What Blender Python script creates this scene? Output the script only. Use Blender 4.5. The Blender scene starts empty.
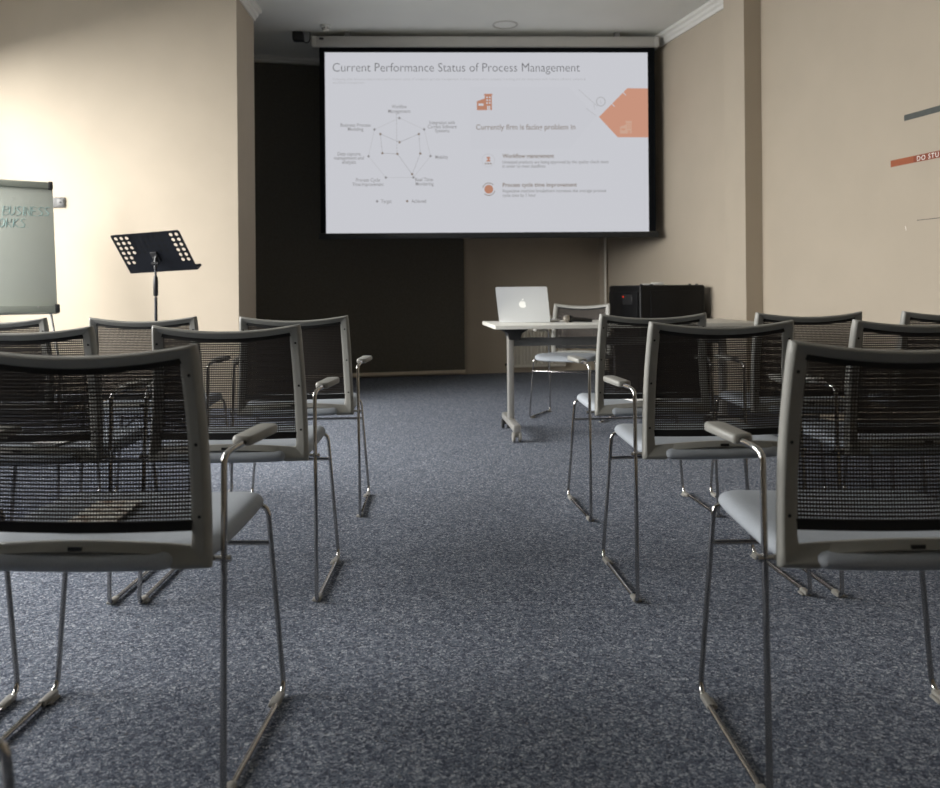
import bpy, bmesh, math, random
from mathutils import Vector, Matrix
random.seed(4)
S = bpy.context.scene
COL = S.collection
PI = math.pi
def R(d): return math.radians(d)

# ------------------------------------------------------------------ materials
def new_mat(name):
    m = bpy.data.materials.new(name); m.use_nodes = True
    nt = m.node_tree; return m, nt, nt.nodes['Principled BSDF']

def mat(name, col, rough=.5, metal=0., var=.0, scale=30., bump=0., bscale=200., spec=.5, detail=3.):
    """principled material with a procedural mottling of colour and a fine bump"""
    m, nt, b = new_mat(name)
    b.inputs['Roughness'].default_value = rough
    b.inputs['Metallic'].default_value = metal
    b.inputs['Specular IOR Level'].default_value = spec
    tc = nt.nodes.new('ShaderNodeTexCoord')
    n = nt.nodes.new('ShaderNodeTexNoise'); n.inputs['Scale'].default_value = scale; n.inputs['Detail'].default_value = detail
    nt.links.new(tc.outputs['Object'], n.inputs['Vector'])
    r = nt.nodes.new('ShaderNodeValToRGB')
    r.color_ramp.elements[0].position = .3; r.color_ramp.elements[1].position = .7
    r.color_ramp.elements[0].color = [c*(1-var) for c in col]+[1]
    r.color_ramp.elements[1].color = [min(1, c*(1+var)) for c in col]+[1]
    nt.links.new(n.outputs['Fac'], r.inputs['Fac']); nt.links.new(r.outputs['Color'], b.inputs['Base Color'])
    if bump > 0:
        n2 = nt.nodes.new('ShaderNodeTexNoise'); n2.inputs['Scale'].default_value = bscale; n2.inputs['Detail'].default_value = 2
        nt.links.new(tc.outputs['Object'], n2.inputs['Vector'])
        bp = nt.nodes.new('ShaderNodeBump'); bp.inputs['Strength'].default_value = bump; bp.inputs['Distance'].default_value = .002
        nt.links.new(n2.outputs['Fac'], bp.inputs['Height']); nt.links.new(bp.outputs['Normal'], b.inputs['Normal'])
    return m

def glow(name, col, strength=1.):
    m = bpy.data.materials.new(name); m.use_nodes = True
    nt = m.node_tree; nt.nodes.clear()
    o = nt.nodes.new('ShaderNodeOutputMaterial'); e = nt.nodes.new('ShaderNodeEmission')
    e.inputs['Color'].default_value = list(col)+[1]; e.inputs['Strength'].default_value = strength
    nt.links.new(e.outputs[0], o.inputs[0]); return m

M = {}
M['wall'] = mat('beige_paint', (.455, .393, .312), .85, var=.025, scale=3, bump=.25, bscale=160, spec=.2)
M['ceiling'] = mat('ceiling_paint', (.78, .79, .745), .9, var=.02, scale=2, bump=.1, bscale=100, spec=.2)
M['cornice'] = mat('cornice_paint', (.74, .73, .68), .6, var=.02, scale=5)
M['blind'] = mat('dark_blind_fabric', (.125, .116, .098), .95, var=.1, scale=60, bump=.2, bscale=400, spec=.1)
M['blindbar'] = mat('pale_bar', (.66, .58, .46), .5, var=.05, scale=20)
M['plastic'] = mat('grey_plastic', (.262, .258, .234), .45, var=.03, scale=40, bump=.12, bscale=900)
M['screwm'] = mat('black_screw', (.01, .01, .01), .4, metal=.3, var=.1)
M['chrome'] = mat('chrome', (.46, .445, .43), .07, metal=1., var=.03, scale=60)
M['glide'] = mat('clear_grey_plastic', (.27, .26, .235), .3, var=.08, scale=80)
M['seat'] = mat('blue_grey_upholstery', (.325, .35, .38), .85, var=.06, scale=350, bump=.3, bscale=1200, spec=.15)
M['hem'] = mat('black_hem', (.008, .008, .008), .8, var=.1, scale=200)
M['black'] = mat('black_plastic', (.012, .012, .013), .5, var=.15, scale=20)
M['blackmetal'] = mat('black_painted_steel', (.010, .012, .018), .45, metal=.0, var=.15, scale=30, bump=.05, bscale=600)
M['blackcab'] = mat('black_cabinet_paint', (.0045, .0045, .005), .45, var=.2, scale=8, spec=.25)
M['table'] = mat('pale_grey_laminate', (.62, .61, .56), .45, var=.03, scale=12)
M['alu'] = mat('silver_painted_steel', (.42, .41, .385), .38, metal=.55, var=.04, scale=30)
M['beam'] = mat('dark_grey_steel', (.20, .20, .195), .45, metal=.3, var=.04, scale=30)
M['laptop'] = mat('laptop_aluminium', (.50, .51, .515), .42, metal=.45, var=.015, scale=200)
M['laptopmark'] = mat('laptop_mark', (.80, .80, .77), .3, var=.01)
M['keys'] = mat('dark_keys', (.02, .02, .02), .5, var=.1)
M['micmesh'] = mat('microphone_grille', (.34, .31, .27), .45, metal=.7, var=.35, scale=900)
M['radiator'] = mat('radiator_enamel', (.70, .66, .58), .4, var=.02, scale=10)
M['board'] = mat('flipchart_board', (.44, .465, .415), .35, var=.015, scale=4)
M['boardrail'] = mat('flipchart_rail', (.27, .29, .25), .4, metal=.2, var=.03, scale=15)
M['ink'] = mat('teal_marker', (.27, .43, .42), .6, var=.1, scale=60)
M['socket'] = mat('grey_socket', (.10, .098, .095), .5, var=.04)
M['casing'] = mat('screen_casing', (.50, .49, .46), .5, var=.02, scale=6)
M['border'] = mat('screen_border', (.005, .006, .0075), .95, var=.1, scale=40, spec=.1)
M['bar'] = mat('screen_bar', (.012, .014, .016), .5, var=.2, scale=12)
M['paper'] = mat('white_paper', (.78, .77, .74), .7, var=.02, scale=30)
M['decalgrey'] = mat('grey_vinyl', (.060, .068, .062), .5, var=.08, scale=25)
M['decalorange'] = mat('orange_vinyl', (.32, .078, .022), .5, var=.06, scale=25)
M['decaldeep'] = mat('deep_orange_vinyl', (.235, .042, .011), .5, var=.06, scale=25)
M['decalwhite'] = mat('white_vinyl', (.80, .76, .70), .5, var=.02)
M['winframe'] = mat('white_window_frame', (.75, .74, .70), .4, var=.02)
M['led'] = glow('red_led', (1, .05, .02), .8)
SL = .62
M['slide'] = glow('projected_white', (.925, .935, 1.0), SL)
M['slidepanel'] = glow('projected_pale_grey', (.910, .920, .985), SL)
M['slidetitle'] = glow('projected_title_grey', (.23, .23, .24), SL)
M['slidetext'] = glow('projected_text_grey', (.42, .41, .42), SL)
M['slidefaint'] = glow('projected_faint_grey', (.72, .72, .75), SL)
M['slidebrown'] = glow('projected_brown', (.40, .33, .28), SL)
M['slideorange'] = glow('projected_orange', (.74, .36, .24), SL)
M['slidesalmon'] = glow('projected_salmon', (.92, .47, .33), SL)
M['slidelight'] = glow('projected_light_orange', (.95, .60, .45), SL)

def carpet():
    m, nt, b = new_mat('blue_grey_carpet')
    b.inputs['Roughness'].default_value = 1.; b.inputs['Specular IOR Level'].default_value = .1
    tc = nt.nodes.new('ShaderNodeTexCoord')
    def noise(s, d=2., rg=.6):
        n = nt.nodes.new('ShaderNodeTexNoise'); n.inputs['Scale'].default_value = s; n.inputs['Detail'].default_value = d
        n.inputs['Roughness'].default_value = rg
        nt.links.new(tc.outputs['Object'], n.inputs['Vector']); return n
    def cells(sc):
        v = nt.nodes.new('ShaderNodeTexVoronoi'); v.inputs['Scale'].default_value = sc
        dn = noise(60, 2); ad = nt.nodes.new('ShaderNodeMixRGB'); ad.blend_type = 'ADD'; ad.inputs[0].default_value = .03
        nt.links.new(tc.outputs['Object'], ad.inputs[1]); nt.links.new(dn.outputs['Color'], ad.inputs[2])
        nt.links.new(ad.outputs[0], v.inputs['Vector'])
        sx = nt.nodes.new('ShaderNodeSeparateXYZ'); nt.links.new(v.outputs['Color'], sx.inputs[0]); return sx.outputs[0]
    mm = nt.nodes.new('ShaderNodeMath'); mm.operation = 'MULTIPLY_ADD'; mm.inputs[1].default_value = .55
    m2 = nt.nodes.new('ShaderNodeMath'); m2.operation = 'MULTIPLY'; m2.inputs[1].default_value = .45
    nt.links.new(cells(330), m2.inputs[0]); nt.links.new(cells(170), mm.inputs[0]); nt.links.new(m2.outputs[0], mm.inputs[2])
    r = nt.nodes.new('ShaderNodeValToRGB'); cr = r.color_ramp
    cr.elements[0].position = .08; cr.elements[0].color = (.036, .044, .064, 1)
    cr.elements[1].position = .95; cr.elements[1].color = (.56, .58, .61, 1)
    e = cr.elements.new(.42); e.color = (.100, .117, .155, 1)
    e = cr.elements.new(.68); e.color = (.208, .229, .275, 1)
    nt.links.new(mm.outputs[0], r.inputs['Fac'])
    n3 = noise(90, 2)
    r3 = nt.nodes.new('ShaderNodeValToRGB')
    r3.color_ramp.elements[0].position = .62; r3.color_ramp.elements[0].color = (0, 0, 0, 1)
    r3.color_ramp.elements[1].position = .70; r3.color_ramp.elements[1].color = (.5, .5, .5, 1)
    nt.links.new(n3.outputs['Fac'], r3.inputs['Fac'])
    mx = nt.nodes.new('ShaderNodeMixRGB'); mx.inputs[2].default_value = (.20, .17, .15, 1)
    nt.links.new(r3.outputs['Color'], mx.inputs[0]); nt.links.new(r.outputs['Color'], mx.inputs[1])
    nt.links.new(mx.outputs[0], b.inputs['Base Color'])
    n2 = noise(300, 2)
    bp = nt.nodes.new('ShaderNodeBump'); bp.inputs['Strength'].default_value = .7; bp.inputs['Distance'].default_value = .004
    nt.links.new(n2.outputs['Fac'], bp.inputs['Height']); nt.links.new(bp.outputs['Normal'], b.inputs['Normal'])
    return m
M['carpet'] = carpet()

def mesh_fabric():
    """open woven chair-back net: opaque ribs and thin uprights, see-through between (UV in metres)"""
    m, nt, b = new_mat('open_weave_mesh')
    b.inputs['Base Color'].default_value = (.030, .0235, .0195, 1); b.inputs['Roughness'].default_value = .75
    uv = nt.nodes.new('ShaderNodeUVMap'); uv.uv_map = 'weave'
    sp = nt.nodes.new('ShaderNodeSeparateXYZ'); nt.links.new(uv.outputs[0], sp.inputs[0])
    def band(out, pitch, gap, soft):
        d = nt.nodes.new('ShaderNodeMath'); d.operation = 'DIVIDE'; d.inputs[1].default_value = pitch
        nt.links.new(out, d.inputs[0])
        f = nt.nodes.new('ShaderNodeMath'); f.operation = 'PINGPONG'; f.inputs[1].default_value = .5
        nt.links.new(d.outputs[0], f.inputs[0])          # 0..0.5..0
        mr = nt.nodes.new('ShaderNodeMapRange'); mr.interpolation_type = 'SMOOTHSTEP'
        mr.inputs['From Min'].default_value = gap/2-soft; mr.inputs['From Max'].default_value = gap/2+soft
        nt.links.new(f.outputs[0], mr.inputs['Value']); return mr.outputs[0]   # 0 in the gap, 1 on the thread
    a = band(sp.outputs[1], .0070, .30, .06)
    c = band(sp.outputs[0], .0056, .56, .06)
    mx = nt.nodes.new('ShaderNodeMath'); mx.operation = 'MAXIMUM'
    nt.links.new(a, mx.inputs[0]); nt.links.new(c, mx.inputs[1])
    sc = nt.nodes.new('ShaderNodeMapRange'); sc.inputs['To Min'].default_value = .04; sc.inputs['To Max'].default_value = .985
    nt.links.new(mx.outputs[0], sc.inputs['Value'])
    nt.links.new(sc.outputs[0], b.inputs['Alpha'])
    return m
M['mesh'] = mesh_fabric()

def leaflet_mat():
    m, nt, b = new_mat('printed_leaflet'); b.inputs['Roughness'].default_value = .5
    tc = nt.nodes.new('ShaderNodeTexCoord')
    v = nt.nodes.new('ShaderNodeTexNoise'); v.inputs['Scale'].default_value = 45; v.inputs['Detail'].default_value = 4
    nt.links.new(tc.outputs['Object'], v.inputs['Vector'])
    r = nt.nodes.new('ShaderNodeValToRGB'); cr = r.color_ramp
    cr.elements[0].position = .36; cr.elements[0].color = (.30, .20, .15, 1)
    cr.elements[1].position = .56; cr.elements[1].color = (.82, .80, .72, 1)
    nt.links.new(v.outputs['Fac'], r.inputs['Fac']); nt.links.new(r.outputs['Color'], b.inputs['Base Color'])
    return m
M['leaflet'] = leaflet_mat()

# ------------------------------------------------------------------ mesh helpers
def link(name, bm, m, parent=None, smooth=True, ang=40):
    me = bpy.data.meshes.new(name)
    bmesh.ops.recalc_face_normals(bm, faces=bm.faces[:])
    if smooth:
        for f in bm.faces: f.smooth = True
        for e in bm.edges:
            if len(e.link_faces) == 2 and e.calc_face_angle(0) > R(ang): e.smooth = False
    bm.to_mesh(me); bm.free()
    me.materials.append(m)
    o = bpy.data.objects.new(name, me); COL.objects.link(o)
    if parent: o.parent = parent
    return o

def box(bm, c, s, bev=0., seg=2, rot=None):
    """axis box centre c size s, optional bevel and rotation matrix"""
    r = bmesh.ops.create_cube(bm, size=1)
    vs = r['verts']
    for v in vs: v.co = Vector((v.co.x*s[0], v.co.y*s[1], v.co.z*s[2]))
    if bev > 0:
        es = list({e for v in vs for e in v.link_edges})
        rr = bmesh.ops.bevel(bm, geom=es, offset=bev, segments=seg, affect='EDGES', profile=.5)
        vs = list({v for f in rr['faces'] for v in f.verts} | {v for v in vs if v.is_valid})
    mt = Matrix.Translation(Vector(c)) @ (rot.to_4x4() if rot else Matrix())
    bmesh.ops.transform(bm, matrix=mt, verts=vs)
    return vs

def fillet(pts, rad, n=6):
    out = [Vector(pts[0])]
    for i in range(1, len(pts)-1):
        a, b, c = Vector(pts[i-1]), Vector(pts[i]), Vector(pts[i+1])
        r = rad[i] if isinstance(rad, (list, tuple)) else rad
        u, w = (a-b), (c-b)
        r = min(r, u.length*.49, w.length*.49)
        p, q = b+u.normalized()*r, b+w.normalized()*r
        for k in range(n+1):
            t = k/n
            out.append((1-t)**2*p + 2*t*(1-t)*b + t*t*q)
    out.append(Vector(pts[-1])); return out

def tube(bm, pts, r, seg=12, caps=True):
    pts = [Vector(p) for p in pts]
    tg = []
    for i in range(len(pts)):
        a = pts[max(i-1, 0)]; b = pts[min(i+1, len(pts)-1)]
        tg.append((b-a).normalized())
    up = Vector((0, 0, 1)) if abs(tg[0].z) < .9 else Vector((1, 0, 0))
    nrm = (up - tg[0]*up.dot(tg[0])).normalized()
    rings = []
    for i, p in enumerate(pts):
        if i: nrm = (nrm - tg[i]*nrm.dot(tg[i])).normalized()
        bn = tg[i].cross(nrm)
        rr = r[i] if isinstance(r, (list, tuple)) else r
        rings.append([bm.verts.new(p + (nrm*math.cos(2*PI*k/seg) + bn*math.sin(2*PI*k/seg))*rr) for k in range(seg)])
    for a, b in zip(rings, rings[1:]):
        for k in range(seg): bm.faces.new((a[k], a[(k+1) % seg], b[(k+1) % seg], b[k]))
    if caps:
        bm.faces.new(rings[0][::-1]); bm.faces.new(rings[-1])
    return rings

def lathe(bm, prof, seg=24, mt=None):
    """prof: list of (radius, z)"""
    rings = []
    for r, z in prof:
        if r < 1e-6: rings.append([bm.verts.new((0, 0, z))])
        else: rings.append([bm.verts.new((r*math.cos(2*PI*k/seg), r*math.sin(2*PI*k/seg), z)) for k in range(seg)])
    for a, b in zip(rings, rings[1:]):
        for k in range(seg):
            k2 = (k+1) % seg
            if len(a) == 1 and len(b) == 1: continue
            if len(a) == 1: bm.faces.new((a[0], b[k2], b[k]))
            elif len(b) == 1: bm.faces.new((a[k], a[k2], b[0]))
            else: bm.faces.new((a[k], a[k2], b[k2], b[k]))
    vs = [v for g in rings for v in g]
    if mt: bmesh.ops.transform(bm, matrix=mt, verts=vs)
    return vs

def prism(bm, poly, z0, z1, mt=None):
    """extrude a 2-D polygon from z0 to z1"""
    a = [bm.verts.new((x, y, z0)) for x, y in poly]; b = [bm.verts.new((x, y, z1)) for x, y in poly]
    n = len(poly)
    bm.faces.new(a[::-1]); bm.faces.new(b)
    for i in range(n): bm.faces.new((a[i], a[(i+1) % n], b[(i+1) % n], b[i]))
    if mt: bmesh.ops.transform(bm, matrix=mt, verts=a+b)
    return a+b

def tag(o, label, cat, group=None):
    o['label'] = label; o['category'] = cat
    if group: o['group'] = group
    return o
def thing(name, label, cat, loc=(0, 0, 0), rz=0., group=None):
    o = bpy.data.objects.new(name, None); COL.objects.link(o)
    o.location = loc; o.rotation_euler = (0, 0, rz); o.empty_display_size = .1
    return tag(o, label, cat, group)
def struct(o): o['kind'] = 'structure'; return o
def copy_tree(o, parent=None):
    c = o.copy(); COL.objects.link(c)
    if parent: c.parent = parent
    for ch in list(o.children): copy_tree(ch, c)
    return c

# ------------------------------------------------------------------ room shell
CEIL = 3.55
A = R(12.5)
bd = Vector((math.cos(A), math.sin(A)))           # along the back wall, to the right
rd = Vector((-math.sin(A), math.cos(A)))          # along the right wall, away from the viewer
C0 = Vector((1.885, 10.050))                       # inner corner of back and right walls
def rw(s, off=0.): p = C0 + rd*s - bd*off; return p      # point on right wall, off = distance out of the wall
def bw(t, off=0.): p = C0 + bd*t - rd*off; return p

bm = bmesh.new(); prism(bm, [(-4.3, -3.3), (5.4, -3.3), (5.4, 10.6), (-4.3, 10.6)], -.1, 0); struct(link('floor', bm, M['carpet'], smooth=False))
bm = bmesh.new(); prism(bm, [(-4.3, -3.3), (5.4, -3.3), (5.4, 10.6), (-4.3, 10.6)], CEIL, CEIL+.1); struct(link('ceiling', bm, M['ceiling'], smooth=False))
def wall(name, poly):
    bm = bmesh.new(); prism(bm, [(p[0], p[1]) for p in poly], 0, CEIL); return struct(link(name, bm, M['wall'], smooth=False))
wall('wall_back', [bw(-6.4), bw(.2), bw(.2, -.15), bw(-6.4, -.15)])
wall('wall_right', [rw(0), rw(-13.3), rw(-13.3, -.15), rw(0, -.15)])
wall('wall_rear', [(-4.3, -3.0), (5.3, -3.0), (5.3, -3.15), (-4.3, -3.15)])
LX, LY0, LY1 = -1.708, 7.02, 7.66                  # free end of the left front wall
wall('wall_front_left', [(-4.05, LY0), (LX, LY0), (LX, LY1), (-4.05, LY1)])
wall('wall_pilaster', [rw(-3.06), rw(-3.06, .155), rw(-3.365, .155), rw(-3.365)])
# window wall on the left
WX = -4.0
wins = [(1.7, 3.2), (3.9, 6.8)]
Z0, Z1 = .70, 2.95
bm = bmesh.new()
def wbox(y0, y1, z0, z1): box(bm, (WX-.1, (y0+y1)/2, (z0+z1)/2), (.2, y1-y0, z1-z0))
ys = -3.15
for a, b in wins:
    wbox(ys, a, 0, CEIL); wbox(a, b, 0, Z0); wbox(a, b, Z1, CEIL); ys = b
wbox(ys, 9.3, 0, CEIL)
struct(link('wall_left', bm, M['wall'], smooth=False))
for i, (a, b) in enumerate(wins):
    bm = bmesh.new()
    x = WX-.1
    for yy in (a+.03, (a+b)/2, b-.03): box(bm, (x, yy, (Z0+Z1)/2), (.06, .06, Z1-Z0))
    for zz in (Z0+.03, Z1-.03): box(bm, (x, (a+b)/2, zz), (.058, b-a, .06))
    struct(link('window_%d' % (i+1), bm, M['winframe'], smooth=False))

def cornice(name, path):
    """sweep a stepped cornice profile along a plan polyline; the room is on its left"""
    prof = [(0, CEIL-.115), (.014, CEIL-.115), (.018, CEIL-.085), (.034, CEIL-.070), (.036, CEIL-.045), (.058, CEIL-.030), (.062, CEIL-.003), (0, CEIL-.003)]
    P = [Vector((p[0], p[1])) for p in path]
    bm = bmesh.new(); rings = []
    for i, p in enumerate(P):
        ns = []
        if i: d = (p-P[i-1]).normalized(); ns.append(Vector((-d.y, d.x)))
        if i < len(P)-1: d = (P[i+1]-p).normalized(); ns.append(Vector((-d.y, d.x)))
        n = ns[0] if len(ns) == 1 else (ns[0]+ns[1]).normalized() / max(.2, (ns[0]+ns[1]).normalized().dot(ns[0]))
        rings.append([bm.verts.new((p.x+n.x*o, p.y+n.y*o, z)) for o, z in prof])
    m = len(prof)
    for a, b in zip(rings, rings[1:]):
        for k in range(m): bm.faces.new((a[k], a[(k+1) % m], b[(k+1) % m], b[k]))
    bm.faces.new(rings[0]); bm.faces.new(rings[-1][::-1])
    return struct(link(name, bm, M['cornice'], smooth=False))
cornice('trim_1', [rw(-12.8), rw(-3.365), rw(-3.365, .155), rw(-3.06, .155), rw(-3.06), rw(0), bw(-6.0)])
cornice('trim_2', [(-4.0, LY1), (LX, LY1), (LX, LY0), (-4.0, LY0)])
bm = bmesh.new(); q = rw(-.26, .035); tube(bm, [(q.x, q.y, .02), (q.x, q.y, 3.40)], .016, 12)
tag(link('heating_pipe', bm, M['radiator']), 'thin vertical heating pipe in the corner right of the projection screen', 'pipe')

# ------------------------------------------------------------------ the chair
FR_T, FR_B = .856, .434
def half_w(z): t = (z-FR_B)/(FR_T-FR_B); return .246 - .019*t
def surf_y(x, z):
    t = min(1.05, max(0, (z-FR_B)/(FR_T-FR_B)))
    return .014 + .022*math.sin(PI*min(t, 1)) - .012*t - .022*(1-(x/.235)**2)
def z_top(x, w): return FR_T - .021*(1-(abs(x)/w)**2.0)
def z_top_in(x): return z_top(x, .227) - .022 - .002*(1-(x/.2)**2)
def z_bot(x):
    a = abs(x)/.178
    return FR_B + (.023*(1-a**12)**.5 + .011*(1-a*a) if a < 1 else 0)
def z_bot_in(x): return .476 + .013*(1-(x/.21)**2)
STW = .036
def frame_bm():
    bm = bmesh.new()
    out, inn = [], []
    N = 22
    def lerp(a, b, t): return a+(b-a)*t
    wt, wb = half_w(FR_T), half_w(FR_B)
    r = .005
    # top rail left to right
    for k in range(N+1):
        s = -1+2*k/N
        xo = s*(wt-r); out.append((xo, z_top(xo, wt)))
        xi = s*(wt-STW+.002); inn.append((xi, z_top_in(xi)))
    out.append((wt-r*.3, FR_T-r*.3)); inn.append((wt-STW+.003, z_top_in(wt-STW)-.004))
    # right stile down
    for k in range(1, N):
        t = k/N
        z = lerp(FR_T-r, FR_B+.004, t); zi = lerp(z_top_in(wt-STW)-.008, .481, t)
        out.append((half_w(z), z)); inn.append((half_w(zi)-STW, zi))
    out.append((wb-.001, FR_B+.001)); inn.append((half_w(.478)-STW-.002, .4775))
    # bottom rail right to left
    half = [wb-.004, .225, .205, .190, .1795, .178, .1779, .1776, .177, .176, .1745, .172, .168, .162, .154, .14, .12, .10, .08, .06, .04, .02]
    for xo in half+[0]+[-v for v in half[::-1]]:
        xi = xo/(wb-.004)*(half_w(.476)-STW-.006)
        out.append((xo, z_bot(xo))); inn.append((xi, z_bot_in(xi)))
    out.append((-wb+.001, FR_B+.001)); inn.append((-half_w(.478)+STW+.002, .4775))
    for k in range(N-1, 0, -1):
        t = k/N
        z = lerp(FR_T-r, FR_B+.004, t); zi = lerp(z_top_in(wt-STW)-.008, .481, t)
        out.append((-half_w(z), z)); inn.append((-half_w(zi)+STW, zi))
    out.append((-wt+r*.3, FR_T-r*.3)); inn.append((-wt+STW-.003, z_top_in(wt-STW)-.004))
    # rounded section: rear face bulges backwards
    th = .026
    rings = []
    for (xo, zo), (xi, zi) in zip(out, inn):
        def P(f, dy):
            x, z = lerp(xo, xi, f), lerp(zo, zi, f); return bm.verts.new((x, surf_y(x, z)+dy, z))
        rings.append([P(0, .005), P(.025, -.003), P(.10, -.009), P(.22, -.0125), P(.29, -.013), P(.35, -.0122), P(.70, -.0065), P(.96, -.002), P(1, .0005),
                      P(1, th-.018), P(.85, th-.013), P(.3, th-.012), P(.06, th-.015)])
    n, m = len(rings), len(rings[0])
    for i in range(n):
        a, b = rings[i], rings[(i+1) % n]
        for k in range(m): bm.faces.new((a[k], a[(k+1) % m], b[(k+1) % m], b[k]))
    return bm
def net_bm():
    bm = bmesh.new(); uvl = bm.loops.layers.uv.new('weave')
    NX, NZ = 18, 22
    g = []
    for j in range(NZ+1):
        row = []
        for i in range(NX+1):
            s = -1+2*i/NX; t = j/NZ
            zb = .506
            z0 = zb + t*(.853-zb); hw = half_w(z0)-STW+.008; x = s*hw
            zt = z_top_in(x)+.006; z = zb+t*(zt-zb)
            row.append(bm.verts.new((x, surf_y(x, z)+.002, z)))
        g.append(row)
    for j in range(NZ):
        for i in range(NX):
            f = bm.faces.new((g[j][i], g[j][i+1], g[j+1][i+1], g[j+1][i]))
            for l in f.loops: l[uvl].uv = (l.vert.co.x, l.vert.co.z)
    return bm
def hem_bm(z0, z1, top=False):
    bm = bmesh.new(); N = 18; rings = []
    for i in range(N+1):
        s = -1+2*i/N
        if top: x = s*(half_w(.83)-STW+.006); b = z_top_in(x)-.010; c = z_top_in(x)+.004
        else: x = s*(half_w(z0)-STW+.006); b, c = z0, z1
        y = surf_y(x, (b+c)/2)+.002
        rings.append([bm.verts.new((x, y-.004, b)), bm.verts.new((x, y-.004, c)), bm.verts.new((x, y+.004, c)), bm.verts.new((x, y+.004, b))])
    for a, b in zip(rings, rings[1:]):
        for k in range(4): bm.faces.new((a[k], a[(k+1) % 4], b[(k+1) % 4], b[k]))
    bm.faces.new(rings[0]); bm.faces.new(rings[-1][::-1])
    return bm
def seat_bm():
    """dished upholstered pad with rounded plan and waterfall front"""
    bm = bmesh.new()
    yc, ly = .227, .256
    def outline(th, k):
        n = 5.6
        c, s = math.cos(th), math.sin(th)
        x = math.copysign(abs(c)**(2/n), c); y = math.copysign(abs(s)**(2/n), s)
        hw = .243 - .004*(y+1)/2
        X, Y = x*(hw-k), y*(ly-k)
        if Y < 0:
            q = min(1, max(0, (abs(x)-.715)/.06)); q = q*q*(3-2*q)
            Y += (.014*x*x + .030*q)*min(1, max(0, -y))**2          # rear edge bows back with the backrest
        return X, yc+Y
    NT = 128
    prof = [(.020, 0.000), (.006, .004), (.001, .010), (0, .016), (.003, .024), (.010, .030), (.022, .034), (.05, .0345), (.10, .033), (.16, .032)]
    rings = []
    for k, z in prof:
        ring = []
        for j in range(NT):
            x, y = outline(2*PI*j/NT, k)
            front = max(0, (y-.36)/.12); z2 = .4345 + z + .013*max(0, y)/.45 - .018*front**2 + .004*(x/.22)**2*(z/.034)
            ring.append(bm.verts.new((x, y, z2)))
        rings.append(ring)
    for a, b in zip(rings, rings[1:]):
        for j in range(NT): bm.faces.new((a[j], a[(j+1) % NT], b[(j+1) % NT], b[j]))
    bm.faces.new(rings[0][::-1]); bm.faces.new(rings[-1])
    return bm
def sled_path(s):
    pts = [(s*.284, .215, .6500), (s*.2675, .075, .6480), (s*.2605, .046, .638), (s*.270, -.004, .0085), (s*.273, .428, .0085), (s*.2375, .426, .452), (s*.15, .40, .4405), (s*.13, .36, .4405)]
    return fillet(pts, [0, .03, .02, .028, .035, .030, .02, 0], 6)
def arm_bm(s):
    bm = bmesh.new()
    # plan of the pad, rounded front, slightly splayed outward
    a = Vector((.2685, .128)); b = Vector((.286, .277)); d = (b-a).normalized(); n = Vector((d.y, -d.x)); L = (b-a).length
    def plan(w, l0, l1):
        pts = []
        pts += [(l0, -w+.006), (l0+.006, -w)]
        pts += [(l1-.016, -w*1.05), (l1-.005, -w*.9), (l1, -w*.6), (l1, w*.6), (l1-.005, w*.9), (l1-.016, w*1.05)]
        pts += [(l0+.006, w), (l0, w-.006)]
        return [a + d*l + n*o for l, o in pts]
    lev = [(.0165, .004, L-.006, .6400), (.0205, .0, L-.001, .6425), (.0215, -.001, L, .650), (.0208, .0005, L-.001, .6560), (.0190, .003, L-.003, .6590), (.016, .006, L-.007, .6597)]
    rings = []
    for w, l0, l1, z in lev:
        rings.append([bm.verts.new((s*p.x, p.y, z + .006*((p.y-.066)/.21))) for p in plan(w, l0, l1)])
    m = len(rings[0])
    for p, q in zip(rings, rings[1:]):
        for k in range(m): bm.faces.new((p[k], p[(k+1) % m], q[(k+1) % m], q[k]))
    bm.faces.new(rings[0][::-1]); bm.faces.new(rings[-1])
    return bm
def glide_bm(s, y0, y1):
    bm = bmesh.new()
    box(bm, (s*.270, (y0+y1)/2, .0085), (.019, y1-y0, .0150), .005, 2)
    box(bm, (s*.258, (y0+y1)/2, .004), (.014, (y1-y0)*.7, .0075), .003, 1)
    return bm
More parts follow.
